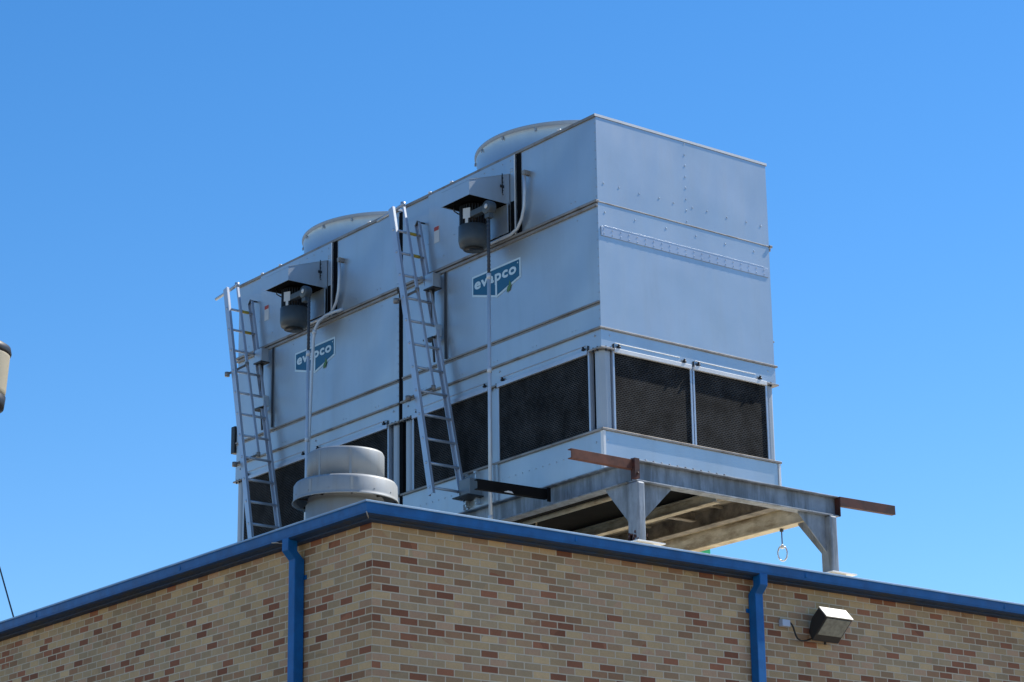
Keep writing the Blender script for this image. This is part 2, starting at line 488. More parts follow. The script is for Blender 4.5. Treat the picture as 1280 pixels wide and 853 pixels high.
# ------------------------------------------------------------------ cooling tower cell
W, D = 2.535, 3.607
Z1, ZB, Z2, ZH, Z3, Z4 = -1.009, -2.134, -2.427, -2.640, -3.537, -3.970
def cell():
    t = thing('cooling_tower', 'x', 'cooling tower', (0, 0, Z4), 'twin galvanised cooling tower cells on the roof')
    # --- fan section
    m = MB(); m.box(0, W, 0, D, Z1, -.002)
    for k in range(8): m.rivet((1.288, 0, -.045 - k * .132 * (1 if k else 0) - (0 if k == 0 else 0)), (0, -1, 0))
    for x in (.09, .31, .60, .89, 1.10, 1.38, 1.60, 1.90, 2.20, 2.42):
        m.rivet((x, 0, -.785 + .006 * math.sin(x * 9)), (0, -1, 0))
    for k in range(9): m.rivet((0, .022, -.1 - k * .105), (-1, 0, 0), .009, .006)
    for y in (.38, .45, .9, 1.2, 3.35, 3.5): m.rivet((0, y, -.90), (-1, 0, 0), .009, .006)
    for y in (3.10, 3.00): m.rivet((0, y, -.62), (-1, 0, 0), .009, .006)
    m.build('fan_section', GALV, t)
    # seam standing a little proud above the drive panel edge
    m = MB(); m.box(-.012, -.0, 3.055, 3.072, -.60, -.03)
    for k in range(6): m.rivet((-.012, 3.063, -.06 - k * .1), (-1, 0, 0), .01, .006)
    # --- middle casing
    c = MB(); c.box(.001, W - .001, .001, D - .001, Z2, Z1)
    for x in (.10, .53, .98, 1.42, 1.86, 2.30): c.rivet((x, .001, -1.112), (0, -1, 0))
    for k in range(13): c.rivet((.001, .020, -1.15 - k * .098), (-1, 0, 0), .009, .006)
    for y in (.35, 1.05, 1.55, 2.3, 3.05, 3.5): c.rivet((.001, y, -1.13), (-1, 0, 0), .009, .006)
    for y in (.42, .48, 1.10, 1.16, 1.80, 1.86, 2.45, 2.51, 3.15, 3.2): c.rivet((.001, y, -2.36), (-1, 0, 0), .008, .005)
    cas = c.build('casing', GALV, t)
    m.build('seam_strip', GALV, t)
    # joint plate on the end face with two rows of rivets
    m = MB()
    m.box(.035, 2.505, -.007, -.0, -1.388, -1.282)
    nn = 21
    for k in range(nn):
        x = .075 + k * (2.36 / (nn - 1))
        m.rivet((x, -.007, -1.308), (0, -1, 0), .010, .007); m.rivet((x, -.007, -1.362), (0, -1, 0), .010, .007)
    for k in range(nn - 1):
        x = .075 + (k + .5) * (2.36 / (nn - 1))
        m.box(x - .058, x + .058, -.0085, -.007, -1.2835, -1.2815 + .012)
    m.build('joint_plate', ALU, t, .0015)
    # --- header
    m = MB(); m.box(-.004, W + .004, -.004, D + .004, ZH, Z2 - .002)
    for (x, y, nx, ny) in [(-.004, .10, -1, 0), (-.004, 3.5, -1, 0), (.12, -.004, 0, -1), (2.43, -.004, 0, -1), (-.004, 1.75, -1, 0), (-.004, 1.95, -1, 0)]:
        m.rivet((x, y, -2.50), (nx, ny, 0), .014, .012)
    m.build('header', GALV, t)
    # --- flanges (top edge, section joints)
    def ringbar(m, o, z0, z1, FY=.020):
        oy = min(o, FY)
        m.box(-o, W + o, -oy, 0, z0, z1); m.box(-o, W + o, D, D + oy, z0, z1)
        m.box(-o, 0, 0, D, z0, z1); m.box(W, W + o, 0, D, z0, z1)
    m = MB(); ringbar(m, .019, -.028, .004, .003)
    tf_ = m.build('top_flange', GALV_R, t, .003)
    m = MB(); m.box(-.020, W + .020, -.0055, -.0032, -.022, .006); m.build('edge_highlight', WHITE, tf_)  # white strip painted as the sun highlight along the end's top edge
    m = MB()                                 # double lip under the fan section, on the long sides
    for sgn in (0, 1):
        xa, xb = ((-.040, 0) if sgn == 0 else (W, W + .040))
        m.box(xa, xb, -.018, D + .018, Z1 - .012, Z1 + .014)
        m.box(xa * .65 if sgn == 0 else xa, xb if sgn == 0 else W + .026, -.0, D, Z1 - .052, Z1 - .022)
    m.box(-.012, W + .014, -.0035, -.0, Z1 - .007, Z1 + .007)
    m.box(-.012, W + .018, D, D + .016, Z1 - .008, Z1 + .012)
    m.build('fan_section_flange', GALV_R, t, .003)
    m = MB()
    m.box(-.020, 0, .004, D - .004, ZB - .014, ZB + .006); m.box(W, W + .020, .004, D - .004, ZB - .014, ZB + .006)
    m.box(-.009, 0, .004, D - .004, ZB - .034, ZB - .020)
    m.build('casing_seam', GALV_R, t, .002)
    m = MB(); ringbar(m, .032, Z2 - .016, Z2 + .006)
    m.build('header_flange', GALV_R, t, .003)
    # short lower ledges at the corners with bolts
    m = MB()
    for cx, cy, dx, dy in ((0, 0, 1, 1), (W, 0, -1, 1), (0, D, 1, -1), (W, D, -1, -1)):
        xa, xb = sorted((cx - dx * .028, cx + dx * .155)); ya, yb = sorted((cy - dy * .028, cy + dy * .19))
        m.box(xa, xb, ya, yb, ZH - .020, ZH - .001)
    m.box(-.024, 0, 1.74, 2.0, ZH - .02, ZH - .001)
    led = m.build('ledge', GALV_R, t, .002)
    m = MB()
    for p in ((-.015, .05), (-.015, .12), (.05, -.015), (.11, -.015), (2.45, -.015), (-.015, 3.5), (-.015, 3.43), (-.015, 3.56), (-.018, 1.80), (-.018, 1.92)):
        m.lathe((p[0], p[1], ZH - .042), [(.001, 0), (.010, 0), (.013, .01), (.013, .022)], 6)
        m.box(p[0] - .005, p[0] + .005, p[1] - .005, p[1] + .005, ZH - .001, ZH + .012)
    m.build('bolt', BLACK, led)
    # --- basin
    m = MB(); m.box(-.001, W + .001, -.001, D + .001, Z4, Z3)
    for k in range(26):
        y = .55 + k * .118
        if 1.75 < y < 2.45: continue
        m.rivet((-.001, y, -3.735), (-1, 0, 0), .009, .006)
    for p in ((.12, -3.66), (.12, -3.90), (.03, -3.60)):
        m.rivet((-.001, p[0], p[1]), (-1, 0, 0), .012, .008)
    m.rivet((.06, -.001, -3.65), (0, -1, 0), .012, .008)
    m.build('basin', GALV, t)
    m = MB(); ringbar(m, .028, Z3 - .016, Z3 + .010)
    m.build('basin_flange', GALV_R, t, .004)
    m = MB()                                # white corner angle and mid angles on the basin
    m.box(-.012, .020, -.012, -.0015, Z4 - .0, Z3 - .018); m.box(-.012, -.0015, -.0015, .035, Z4, Z3 - .018)
    m.box(W - .02, W + .012, -.012, -.0015, Z4, Z3 - .018)
    m.build('corner_angle', WHITE, t, .002)
    m = MB()
    for y in (1.85, 2.40):
        m.box(-.022, -.0015, y - .06, y, Z4 + .01, Z3 - .018); m.box(-.045, -.022, y - .012, y, Z4 + .01, Z3 - .018)
    for y in (2.14, 2.33):
        m.box(-.060, -.0015, y - .012, y + .012, Z4 + .03, Z3 - .03)
        for k in range(5): m.box(-.072, -.05, y - .02, y + .02, Z4 + .06 + k * .08, Z4 + .085 + k * .08)
    m.build('stiffener', GALV, t)
    m = MB(); m.box(-.17, -.0015, 2.10, 2.30, -3.85, -3.66)
    bk = m.build('ladder_bracket', HOODG, t, .004)
    m = MB(); m.box(-.22, -.0015, 2.07, 2.36, -3.866, -3.852); m.build('bracket_plate', BLACK, bk)
    # --- dark space between basin and header, posts, louvers
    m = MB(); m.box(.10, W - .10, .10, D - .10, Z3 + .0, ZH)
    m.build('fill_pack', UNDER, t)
    m = MB()
    for cx, cy in ((.085, .085), (W - .085, .085), (.085, D - .085), (W - .085, D - .085)):
        R = .086
        pts = []
        for k in range(8):
            a = PI + (PI / 2) * k / 7 if False else 0
        m.lathe((cx, cy, 0), [(R, Z3 + .011), (R, ZH - .021)], 8, Matrix.Rotation(PI / 8, 3, 'Z'))
    for f_ in m.bm.faces: f_.smooth = False
    m.build('corner_column', GALV_M, t, .012)
    # louver panels
    def louver(axis, a, b, at, outward):
        z0, z1 = Z3 + .012, ZH - .004
        m = MB()
        if axis == 'y': m.box(min(at, at - outward * .05), max(at, at - outward * .05), a, b, z0, z1)
        else: m.box(a, b, min(at, at - outward * .05), max(at, at - outward * .05), z0, z1)
        lv = m.build('louver', LOUV, t)
        f = MB(); e = .026
        def bar(u0, u1, q0, q1, o0=-.012, o1=.052):
            s0, s1 = sorted((at + outward * -o0, at - outward * o1)) if False else sorted((at + outward * .012, at - outward * .052))
            if axis == 'y': f.box(s0, s1, u0, u1, q0, q1)
            else: f.box(u0, u1, s0, s1, q0, q1)
        bar(a - e, a, z0, z1); bar(b, b + e, z0, z1)
        f.build('frame', ALU, lv, .003)
        # bright hood rail along the top and its hanger
        f = MB()
        s0, s1 = sorted((at + outward * .034, at + outward * .002))
        h0, h1 = ZH - .042, ZH + .006
        if axis == 'y': f.box(s0, s1, a - .01, b + .01, h0, h1)
        else: f.box(s0, s1, a, b, h0, h1) if False else f.box(a - .01, b + .01, s0, s1, h0, h1)
        s0, s1 = sorted((at + outward * .016, at + outward * .001))
        ra, rb = (a + .01, b - .14)
        if axis == 'y': f.box(s0, s1, a + .02, b - .02, ZH + .062, ZH + .070)
        else: f.box(ra, rb, s0, s1, ZH + .062, ZH + .070)
        f.build('top_rail', WHITE if axis == 'x' else ALU, lv, .004)  # white on the end face stands for sun on the rail
        f = MB()
        for u in (a + .05, b - .09):
            q = at + outward * .03
            for dz, rr in ((.022, .020), (.046, .012)):
                c_ = (q, u, ZH + dz) if axis == 'y' else (u, q, ZH + dz)
                f.lathe(c_, [(.001, -.010), (rr, -.008), (rr, .008), (.001, .010)], 10)
            if axis == 'y': f.box(min(q, at), max(q, at), u - .006, u + .006, ZH + .03, ZH + .042)
            else: f.box(u - .006, u + .006, min(q, at), max(q, at), ZH + .03, ZH + .042)
        for u in (a - .012,):
            s0, s1 = sorted((at + outward * .022, at + outward * .004))
            if axis == 'y': f.box(s0, s1, u - .006, u + .006, ZH + .0, ZH + .055)
            else: f.box(u - .006, u + .006, s0, s1, ZH + .0, ZH + .055)
        f.build('clamp_knob', BLACK, lv)
    louver('y', .222, 1.770, .004, -1); louver('y', 1.955, 3.385, .004, -1)
    louver('x', .172, 1.245, .004, -1); louver('x', 1.310, 2.370, .004, -1)
    m = MB()
    m.box(.008, .06, 1.797, 1.928, Z3 + .011, ZH - .021)
    m.box(.010, .06, 1.272, 1.283, Z3 + .011, ZH - .021) if False else None
    m.box(1.272, 1.283, .010, .06, Z3 + .011, ZH - .021)
    m.build('mullion', GALV, t)
    # --- fan stack
    R, h = 1.16, .335
    cy = 1.82; ocx = 1.20
    m = MB(); m.lathe((ocx, cy, 0), [(R + .005, 0.0), (R - .02, .08), (R - .012, .26), (R, h - .02), (R + .012, h), (R - .012, h), (R - .03, .26), (R - .04, .0)], 128, caps=False)
    st = m.build('fan_stack', GALV, t)
    m = MB(); m.lathe((ocx, cy, 0), [(R - .008, h - .035), (R + .004, h - .03), (R + .014, h), (R + .014, h + .010), (R - .01, h + .010)], 128, caps=False)
    for k in range(16):
        a = 2 * PI * k / 16 + .1
        rr = R + .006
        m.lathe((ocx + rr * math.cos(a), cy + rr * math.sin(a), h - .055), [(.001, -.025), (.010, -.014), (.010, .014), (.001, .025)], 8)
    m.build('stack_rim', GALV_M, st)
    m = MB()
    for k in range(12):
        a = PI * k / 12
        m.tube([(ocx + (R - .01) * math.cos(a), cy + (R - .01) * math.sin(a), h - .01), (ocx - (R - .01) * math.cos(a), cy - (R - .01) * math.sin(a), h - .01 + .002 * k)], .004, 6)
    for rr in (.2, .4, .6, .8, 1.0):
        m.tube([(ocx + rr * math.cos(2 * PI * q / 48), cy + rr * math.sin(2 * PI * q / 48), h + .016) for q in range(49)], .004, 6)
    m.build('fan_guard', GALV_R, st)
    m = MB()
    m.lathe((ocx, cy, .05), [(.001, 0), (.14, 0), (.14, .15), (.001, .18)], 24)
    for k in range(6):
        a = 2 * PI * k / 6
        M_ = Matrix.Translation((ocx, cy, .12)) @ Matrix.Rotation(a, 4, 'Z') @ Matrix.Rotation(.35, 4, 'X')
        m.box(.12, 1.10, -.14, .14, -.008, .008, M_)
    m.build('fan', BLACK, st)
    # lifting lugs on the top edge, white for the sun they catch
    m = MB()
    for y in (.62, 2.62, 3.05):
        m.lathe((-.004, y, .004), [(.001, 0), (.020, 0), (.022, .02), (.001, .028)], 10)
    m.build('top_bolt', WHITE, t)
    # --- drive panel, hood and motor
    m = MB(); m.box(-.028, -.002, 1.395, 3.045, Z1 + .02, -.032)
    for y in (1.47, 1.62, 1.80, 1.96, 2.12): m.rivet((-.028, y, -.085), (-1, 0, 0), .009, .007)
    for p in ((1.44, -.19), (1.44, -.22), (1.47, -.19), (1.47, -.22), (2.30, -.78), (2.55, -.66), (2.28, -.92), (2.30, -.95), (1.56, -.66), (1.60, -.65), (2.6, -.3), (2.2, -.2), (2.75, -.86)):
        m.rivet((-.028, p[0], p[1]), (-1, 0, 0), .010, .007)
    dpn = m.build('drive_panel', GALV, t, .002)
    m = MB(); m.box(-.034, -.0285, 1.388, 1.402, Z1 + .02, -.032)
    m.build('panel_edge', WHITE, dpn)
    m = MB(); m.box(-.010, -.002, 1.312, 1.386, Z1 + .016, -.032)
    m.build('recess_shade', DARKGAP, dpn)  # dark strip painted as the shade in the recess beside the panel
    m = MB(); m.box(-.036, -.029, 1.415, 1.470, -1.0, -.585); m.box(-.036, -.029, 1.47, 2.02, -1.0, -.955)
    m.box(-.060, -.036, 1.49, 1.95, -.99, -.62)
    m.build('belt_opening', DARKGAP, dpn)  # dark boxes painted as the shade inside the opening
    m = MB(); m.box(-.075, -.061, 1.478, 1.80, -.95, -.61)
    m.build('motor_plate', GALV, dpn, .003)
    # hood: sloped top, open underside
    hx, ya, yb = -.605, 1.488, 2.015
    m = MB()
    m.prism([(hx, ya, -.608), (hx, ya, -.438), (-.036, ya, -.245), (-.036, ya, -.608)], (0, .006, 0))
    m.prism([(hx, yb - .006, -.608), (hx, yb - .006, -.438), (-.036, yb - .006, -.245), (-.036, yb - .006, -.608)], (0, .006, 0))
    m.box(hx, hx + .006, ya + .006, yb - .006, -.608, -.438)
    m.prism([(hx, ya - .004, -.436), (hx, ya - .004, -.430), (-.030, ya - .004, -.237), (-.030, ya - .004, -.243)], (0, yb - ya + .008, 0))
    hd = m.build('motor_hood', GALV, t)
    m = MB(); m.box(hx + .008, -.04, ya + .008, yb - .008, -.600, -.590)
    m.build('hood_underside', UNDER, hd)  # black sheet painted as the shade inside the open hood
    m = MB()
    for k in range(5): m.rivet((-.13, ya - .001, -.31 - k * .05), (0, -1, 0), .009, .006)
    m.box(-.145, -.135, ya - .008, ya - .001, -.50, -.26); m.box(-.17, -.12, ya - .012, ya - .001, -.43, -.40)
    m.tube([(-.50, yb - .10, -.60), (-.50, yb - .10, -.66), (-.44, yb - .10, -.68), (-.36, yb - .10, -.68)], .008, 6)
    m.build('latch', BLACK, hd)
    mx, my = -.33, 1.775
    m = MB()
    prof = [(.001, -.60), (.125, -.60), (.125, -.63)]
    m.lathe((mx, my, 0), [(.001, -.60), (.135, -.61), (.135, -.86), (.001, -.861)], 40)
    for k in range(30):
        a = 2 * PI * k / 30
        M_ = Matrix.Translation((mx, my, 0)) @ Matrix.Rotation(a, 4, 'Z')
        m.box(.13, .160, -.004, .004, -.855, -.625, M_)
    mot = m.build('fan_motor', BLACK, t)
    m = MB(); m.lathe((mx, my, 0), [(.150, -.852), (.172, -.858), (.174, -1.03), (.160, -1.09), (.11, -1.12), (.001, -1.122)], 48)
    m.build('motor_cowl', MOTORG, mot)
    m = MB(); m.lathe((mx, my, 0), [(.001, -1.118), (.10, -1.12), (.12, -1.129), (.001, -1.13)], 32)
    m.build('cowl_grille', BLACK, mot)
    m = MB()
    M_ = Matrix.Translation((mx, my, 0)) @ Matrix.Rotation(math.radians(205), 4, 'Z')
    m.box(.160, .168, -.045, .045, -.80, -.68, M_); m.box(.160, .168, -.018, .018, -.86, -.80, M_)
    m.build('nameplate', LABW, mot)
    m = MB()
    M_ = Matrix.Translation((-.45, 1.345, -.78)) @ Matrix.Rotation(math.radians(90), 4, 'Y') 
    m.lathe((-.44, 1.345, -.775), [(.001, -.05), (.075, -.045), (.08, .0), (.075, .045), (.001, .05)], 24, Matrix.Rotation(math.radians(90), 3, 'Y') @ Matrix.Identity(3))
    m.box(-.47, -.40, 1.33, 1.65, -.80, -.73)
    m.box(-.475, -.405, 1.305, 1.385, -.90, -.80)
    tb = m.build('terminal_box', MOTORG, mot, .004)
    m = MB(); m.lathe((-.493, 1.335, -.77), [(.001, -.004), (.028, -.003), (.028, .003), (.001, .004)], 16, Matrix.Rotation(math.radians(90), 3, 'Y') @ Matrix.Identity(3))
    m.build('cover_screw', LABW, tb)
    # --- conduit stub curving down onto the flange
    m = MB()
    pts = [(-.055, 1.19, -.34), (-.055, 1.19, -.55), (-.055, 1.205, -.72), (-.055, 1.25, -.85), (-.055, 1.33, -.945), (-.055, 1.45, -.98), (-.058, 1.62, -.982), (-.058, 2.1, -.984)]
    m.tube(pts, .019, 10)
    cd = m.build('conduit', CONDUIT, t)
    m = MB(); m.box(-.080, -.002, 1.155, 1.205, -.35, -.30)
    m.build('conduit_cap', GALV_R, cd)
    # --- warning label
    m = MB(); m.box(-.032, -.0285, 2.835, 2.935, -.66, -.46)
    lb = m.build('warning_label', LABW, t)
    m = MB(); m.box(-.035, -.0325, 2.84, 2.93, -.512, -.465); m.build('label_header', LABR, lb)
    # --- disconnect boxes and strut
    m = MB(); m.box(-.16, -.045, 2.79, 2.95, -1.245, -1.075)
    b1 = m.build('disconnect_box', GALV, t, .005)
    m = MB(); m.box(-.17, -.04, 2.78, 2.96, -1.262, -1.247); m.build('box_base', BLACK, b1)
    m = MB(); m.box(-.13, -.045, 2.77, 2.92, -1.84, -1.70)
    b2 = m.build('disconnect_box', GALV, t, .005)
    m = MB(); m.box(-.15, -.04, 2.82, 3.0, -1.86, -1.842); m.build('box_base', BLACK, b2)
    m = MB()
    m.box(-.022, -.002, 2.738, 2.758, -2.11, -1.06)
    m.build('strut_channel', FLEX, t)
    m = MB(); m.tube([(-.08, 2.90, -1.262), (-.08, 2.90, -1.70)], .022, 8); m.tube([(-.08, 2.90, -1.86), (-.06, 2.90, -2.12)], .014, 8)
    m.build('wiring_conduit', FLEX, t)
    # --- company sign
    S = [(2.243, -1.262), (1.348, -1.262), (1.348, -1.495), (1.785, -1.622), (1.830, -1.608), (2.243, -1.497)]
    def inset(pts, d):
        cxm = sum(p[0] for p in pts) / len(pts); 
        out = []
        n = len(pts)
        for i in range(n):
            a = Vector(pts[i - 1]); b = Vector(pts[i]); c = Vector(pts[(i + 1) % n])
            n1 = Vector((-(b - a).y, (b - a).x)).normalized(); n2 = Vector((-(c - b).y, (c - b).x)).normalized()
            bis = (n1 + n2); bis /= bis.dot(n1)
            out.append(tuple(b + bis * d))
        return out
    m = MB(); m.prism([(-.004, *p) for p in S], (.0035, 0, 0))
    sg = m.build('company_sign', SIGNW, t)
    S2 = [(2.243, -1.262), (1.348, -1.262), (1.348, -1.495), (1.785, -1.622), (2.243, -1.497)]
    I = inset(S2, .024)
    if not (min(p[0] for p in I) > 1.348): I = inset(S2, -.024)
    m = MB(); m.prism([(-.007, *p) for p in I], (.0028, 0, 0))
    m.build('sign_face', SIGNB, sg)
    cu = bpy.data.curves.new('lettering', 'FONT'); cu.body = 'evapco'; cu.size = .168; cu.space_character = 1.10
    cu.extrude = .0006
    to = bpy.data.objects.new('tmp', cu)
    col.objects.link(to)
    bpy.context.view_layer.update()
    me0 = bpy.data.meshes.new_from_object(to.evaluated_get(bpy.context.evaluated_depsgraph_get()))
    bpy.data.objects.remove(to)
    xs = [v.co.x for v in me0.vertices]; wtx = max(xs) - min(xs); x_min = min(xs)
    # heavy strokes: the thin outline laid down a few times a millimetre or two apart
    lb_ = bmesh.new()
    for q, (du, dv) in enumerate([(0, 0)] + [(.0068 * math.cos(2 * PI * k / 8), .0068 * math.sin(2 * PI * k / 8)) for k in range(8)]):
        t_ = bmesh.new(); t_.from_mesh(me0)
        for v in t_.verts:
            lx = (v.co.x - x_min) / wtx * .755
            v.co = Vector((-.0086 - q * .00009 + v.co.z, 2.184 - lx - du, -1.426 + v.co.y + dv))
        tm = bpy.data.meshes.new('t'); t_.to_mesh(tm); t_.free(); lb_.from_mesh(tm); bpy.data.meshes.remove(tm)
    me = bpy.data.meshes.new('lettering'); lb_.to_mesh(me); lb_.free()
    me.materials.append(SIGNW)
    lt = bpy.data.objects.new('lettering', me); col.objects.link(lt); lt.parent = sg
    m = MB(); m.box(-.0096, -.0073, 1.775, 1.806, -1.60, -1.425)
    m.box(-.0092, -.0073, 1.388, 1.402, -1.325, -1.311)
    m.build('lettering_stem', SIGNW, sg)
    m = MB()
    pts = [(-.0115, 1.60 + random.uniform(-.02, .02), -1.53 + random.uniform(-.03, .03)) for _ in range(1)]
    m.prism([(-.010, 1.545, -1.485), (-.010, 1.515, -1.535), (-.010, 1.545, -1.60), (-.010, 1.60, -1.615), (-.010, 1.585, -1.555), (-.010, 1.56, -1.54)], (.002, 0, 0))
    m.build('sign_stain', GREENP, sg)
    return t

cell_a = cell()
cell_a['label'] = 'galvanised cooling tower cell nearer the platform, its bare end wall facing out'
cell_b = copy_tree(cell_a); cell_b.location = (0, 3.69, Z4)
cell_b['label'] = 'farther galvanised cooling tower cell, partly hidden by the round roof vent'

# dark box as painted shade in the slot between both cells
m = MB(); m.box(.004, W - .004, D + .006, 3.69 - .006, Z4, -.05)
for o_ in (m.build('slot_shade', DARKGAP, cell_a),): pass

# side bracket on the far end
m = MB(); m.box(-.025, .06, 7.31, 7.40, -2.26, -1.90)
m.build('pump_box', BLACK, cell_b, .01)

# ------------------------------------------------------------------ ladders
def ladder():
    lean = .2423; S, Cn = math.sin(lean), math.cos(lean)
    def P(x, s, n=0):      # s metres down the ladder, n metres out of its plane (towards -y)
        return (x, 3.1226 - s * S - n * Cn, -.525 - s * Cn + n * S)
    t = thing('ladder', 'x', 'ladder', P(-.3, 3.45), 'aluminium ladders on the side of the cooling tower')
    up = Vector(P(0, 0, 1)) - Vector(P(0, 0, 0))
    def chan(xa, xb, s0, s1, sgn):
        m = MB()
        m.frame_box(P(xa, s0), P(xb, s1), .006, .088, up)
        for n in (-.041, .041):
            a, b = Vector(P(xa + sgn * .016, s0, n)), Vector(P(xb + sgn * .016, s1, n))
            m.frame_box(a, b, .032, .006, up)
        for k in range(12):
            q = P(xa + (xb - xa) * (k * .3048 - s0) / (s1 - s0) - sgn * .004, k * .3048)
            m.lathe(q, [(.001, -.005), (.017, -.004), (.017, .004), (.001, .005)], 10, Matrix.Rotation(PI / 2, 3, 'Y'))
        return m.build('stringer', ALU, t)
    xl0, xl1 = -.47, -.56
    chan(-.09, -.10, -.17, 3.44, -1)
    chan(xl0, xl1, -.30, 3.44, 1)
    m = MB()
    def xl(s): return xl0 + (xl1 - xl0) * (s + .3) / 3.74
    rungs = []
    for k in range(12):
        s = k * .3048
        m = MB(); m.tube([P(xl(s) + .003, s), P(-.098, s)], .016, 10)
        rg = m.build('rung', ALU, t)
        if k < 2:
            m = MB(); m.tube([P(-.26, s), P(-.16, s)], .019, 10); m.build('grip_tape', YEL, rg)
    # centre safety rail with stand-off arms
    m = MB()
    m.frame_box(P(-.30, -.36, .035), P(-.30, 2.08, .035), .034, .028, up)
    rl = m.build('safety_rail', ALU, t, .003)
    m = MB()
    m.tube([P(-.30, -.37, .03), (-.30, 3.45, -.19), (-.30, 3.70, -.215)], .020, 8)
    m.lathe(P(-.30, -.37, .03), [(.001, -.035), (.03, -.03), (.03, .03), (.001, .035)], 12)
    m.build('grab_bar', ALU, rl)
    for s, e in ((.80, (-.53, None)), (2.08, (-.58, None))):
        a = Vector(P(-.30, s, .03)); b = Vector(P(e[0], s + .12, -.10))
        m = MB(); m.tube([a, b], .015, 8)
        m.lathe(b, [(.001, -.03), (.032, -.028), (.032, .028), (.001, .03)], 10)
        m.lathe(a, [(.001, -.03), (.026, -.028), (.026, .028), (.001, .03)], 10)
        m.build('stand_off_arm', GALV_R, rl)
    # top hook to the wall
    m = MB()
    m.tube([P(-.106, -.16, -.03), P(-.10, -.20, 0), P(-.106, -.16, .04)], .014, 8)
    m.tube([P(-.10, -.19, 0), (-.004, 3.17, -.335)], .012, 8)
    m.build('wall_hook', FLEX, t)
    m = MB()
    m.box(-.17, -.09, 2.27, 2.36, -3.852, -3.80)
    m.build('foot', ALU, t)
    return t
lad = ladder()
lad['label'] = 'aluminium ladder near the gap between both tower cells, reaching down past the black louvers'
l2 = copy_tree(lad); l2.location = lad.location + Vector((0, 3.69, 0))
l2['label'] = 'aluminium ladder at the far outer corner, its foot hidden behind the blue eaves'

# ------------------------------------------------------------------ conduits to the roof
def conduit(y, label, bend=False):
    x = -.45
    if not bend:
        t = thing('electrical_conduit', label, 'conduit', (x, y, -5.1), 'pale conduits running from the fan motors to the roof')
        m = MB(); m.tube([(x, y, -.90), (x, y + .002, -1.3), (x, y + .004, -1.58)], .018, 10)
        for k in range(14): m.lathe((x, y + .002, -.92 - k * .048), [(.018, -.012), (.0215, 0), (.018, .012)], 10, caps=False)
        m.build('flexible_section', FLEX, t)
        m = MB(); m.tube([(x, y + .004, -1.58), (x, y + .03, -5.10)], .0205, 12)
        for z in (-1.58, -2.65, -4.30): m.lathe((x, y + .004 + (-1.58 - z) * .0074, z), [(.02, -.035), (.027, -.03), (.027, .03), (.02, .035)], 12, caps=False)
        m.build('rigid_pipe', CONDUIT, t)
    else:
        t = thing('electrical_conduit', label, 'conduit', (-.20, y, -5.1), 'pale conduits running from the fan motors to the roof')
        P0 = [(-.06, 4.80, -.985), (-.09, 4.92, -.99), (-.15, 5.03, -1.02), (-.19, 5.12, -1.08), (-.20, 5.19, -1.17), (-.20, 5.22, -1.30), (-.20, 5.24, -1.6), (-.20, 5.33, -3.1), (-.20, 5.40, -5.1)]
        m = MB(); m.tube(P0, .020, 12)
        m.lathe((-.20, 5.20, -1.20), [(.02, -.03), (.027, -.025), (.027, .025), (.02, .03)], 12, caps=False)
        m.build('rigid_pipe', CONDUIT, t)
    return t
conduit(1.345, 'pale conduit dropping in front of the nearer blue sign to the roof')
conduit(4.945, 'pale conduit with dark flexible top dropping from the farther fan motor')
conduit(0, 'pale curved conduit bending off the flange beside the farther blue sign', True)

# ------------------------------------------------------------------ steel frame
fr = thing('steel_support_frame', 'weathered galvanised steel frame on posts carrying the cooling tower', 'steel frame', (1.4, -.5, -5.1))
def ibeam(m, a, b, w, h, tf=.014, tw=.010):
    a, b = Vector(a), Vector(b)
    zt = Vector((0, 0, 1))
    m.frame_box(a - zt * tf / 2, b - zt * tf / 2, w, tf)
    m.frame_box(a - zt * (h - tf / 2), b - zt * (h - tf / 2), w, tf)
    m.frame_box(a - zt * (h / 2), b - zt * (h / 2), tw, h - 2 * tf)
ZT = -3.975; HB = .228
m = MB(); ibeam(m, (-.02, -.455, ZT), (2.90, -.455, ZT), .135, HB)
fb = m.build('front_beam', STEEL, fr, .003)
m = MB()
for k in range(26):
    x = .02 + k * .11
    if k < 12: m.lathe((x, -.50, ZT), [(.001, 0), (.012, 0), (.012, .016), (.001, .02)], 6)
m.build('bolt', STEEL, fb)
m = MB(); ibeam(m, (.02, -.395, ZT - .002), (.02, 8.2, ZT - .002), .150, HB)
m.build('side_beam', STEEL, fr, .003)
m = MB(); ibeam(m, (2.80, -.395, ZT - .002), (2.80, 8.2, ZT - .002), .140, HB - .004)
m.build('side_beam', STEEL_Y, fr, .003)
m = MB(); ibeam(m, (2.13, -.395, ZT - .004), (2.13, 8.2, ZT - .004), .13, HB - .03)
m.build('inner_beam', STEEL_B, fr, .003)
m = MB(); m.tube([(.34, -.37, -4.175), (.36, 8.1, -4.175)], .028, 8)
m.tube([(.36, 1.60, -4.20), (.36, 1.60, -4.30), (.37, 1.63, -4.33)], .009, 6)
m.build('hanger_pipe', STEEL_Y, fr)
m = MB(); ibeam(m, (1.62, .05, ZT - .01), (1.62, 8.1, ZT - .01), .10, .12)
m.build('inner_beam', STEEL_Y, fr, .003)
m = MB()
for y in (.9, 2.4, 4.4, 6.6): ibeam(m, (1.68, y, ZT - .03), (2.06, y, ZT - .03), .08, .10)
m.build('cross_beam', STEEL_B, fr, .002)
m = MB()
ibeam(m, (-.02, 8.27, ZT), (2.90, 8.27, ZT), .135, HB)
m.build('rear_beam', STEEL, fr, .003)
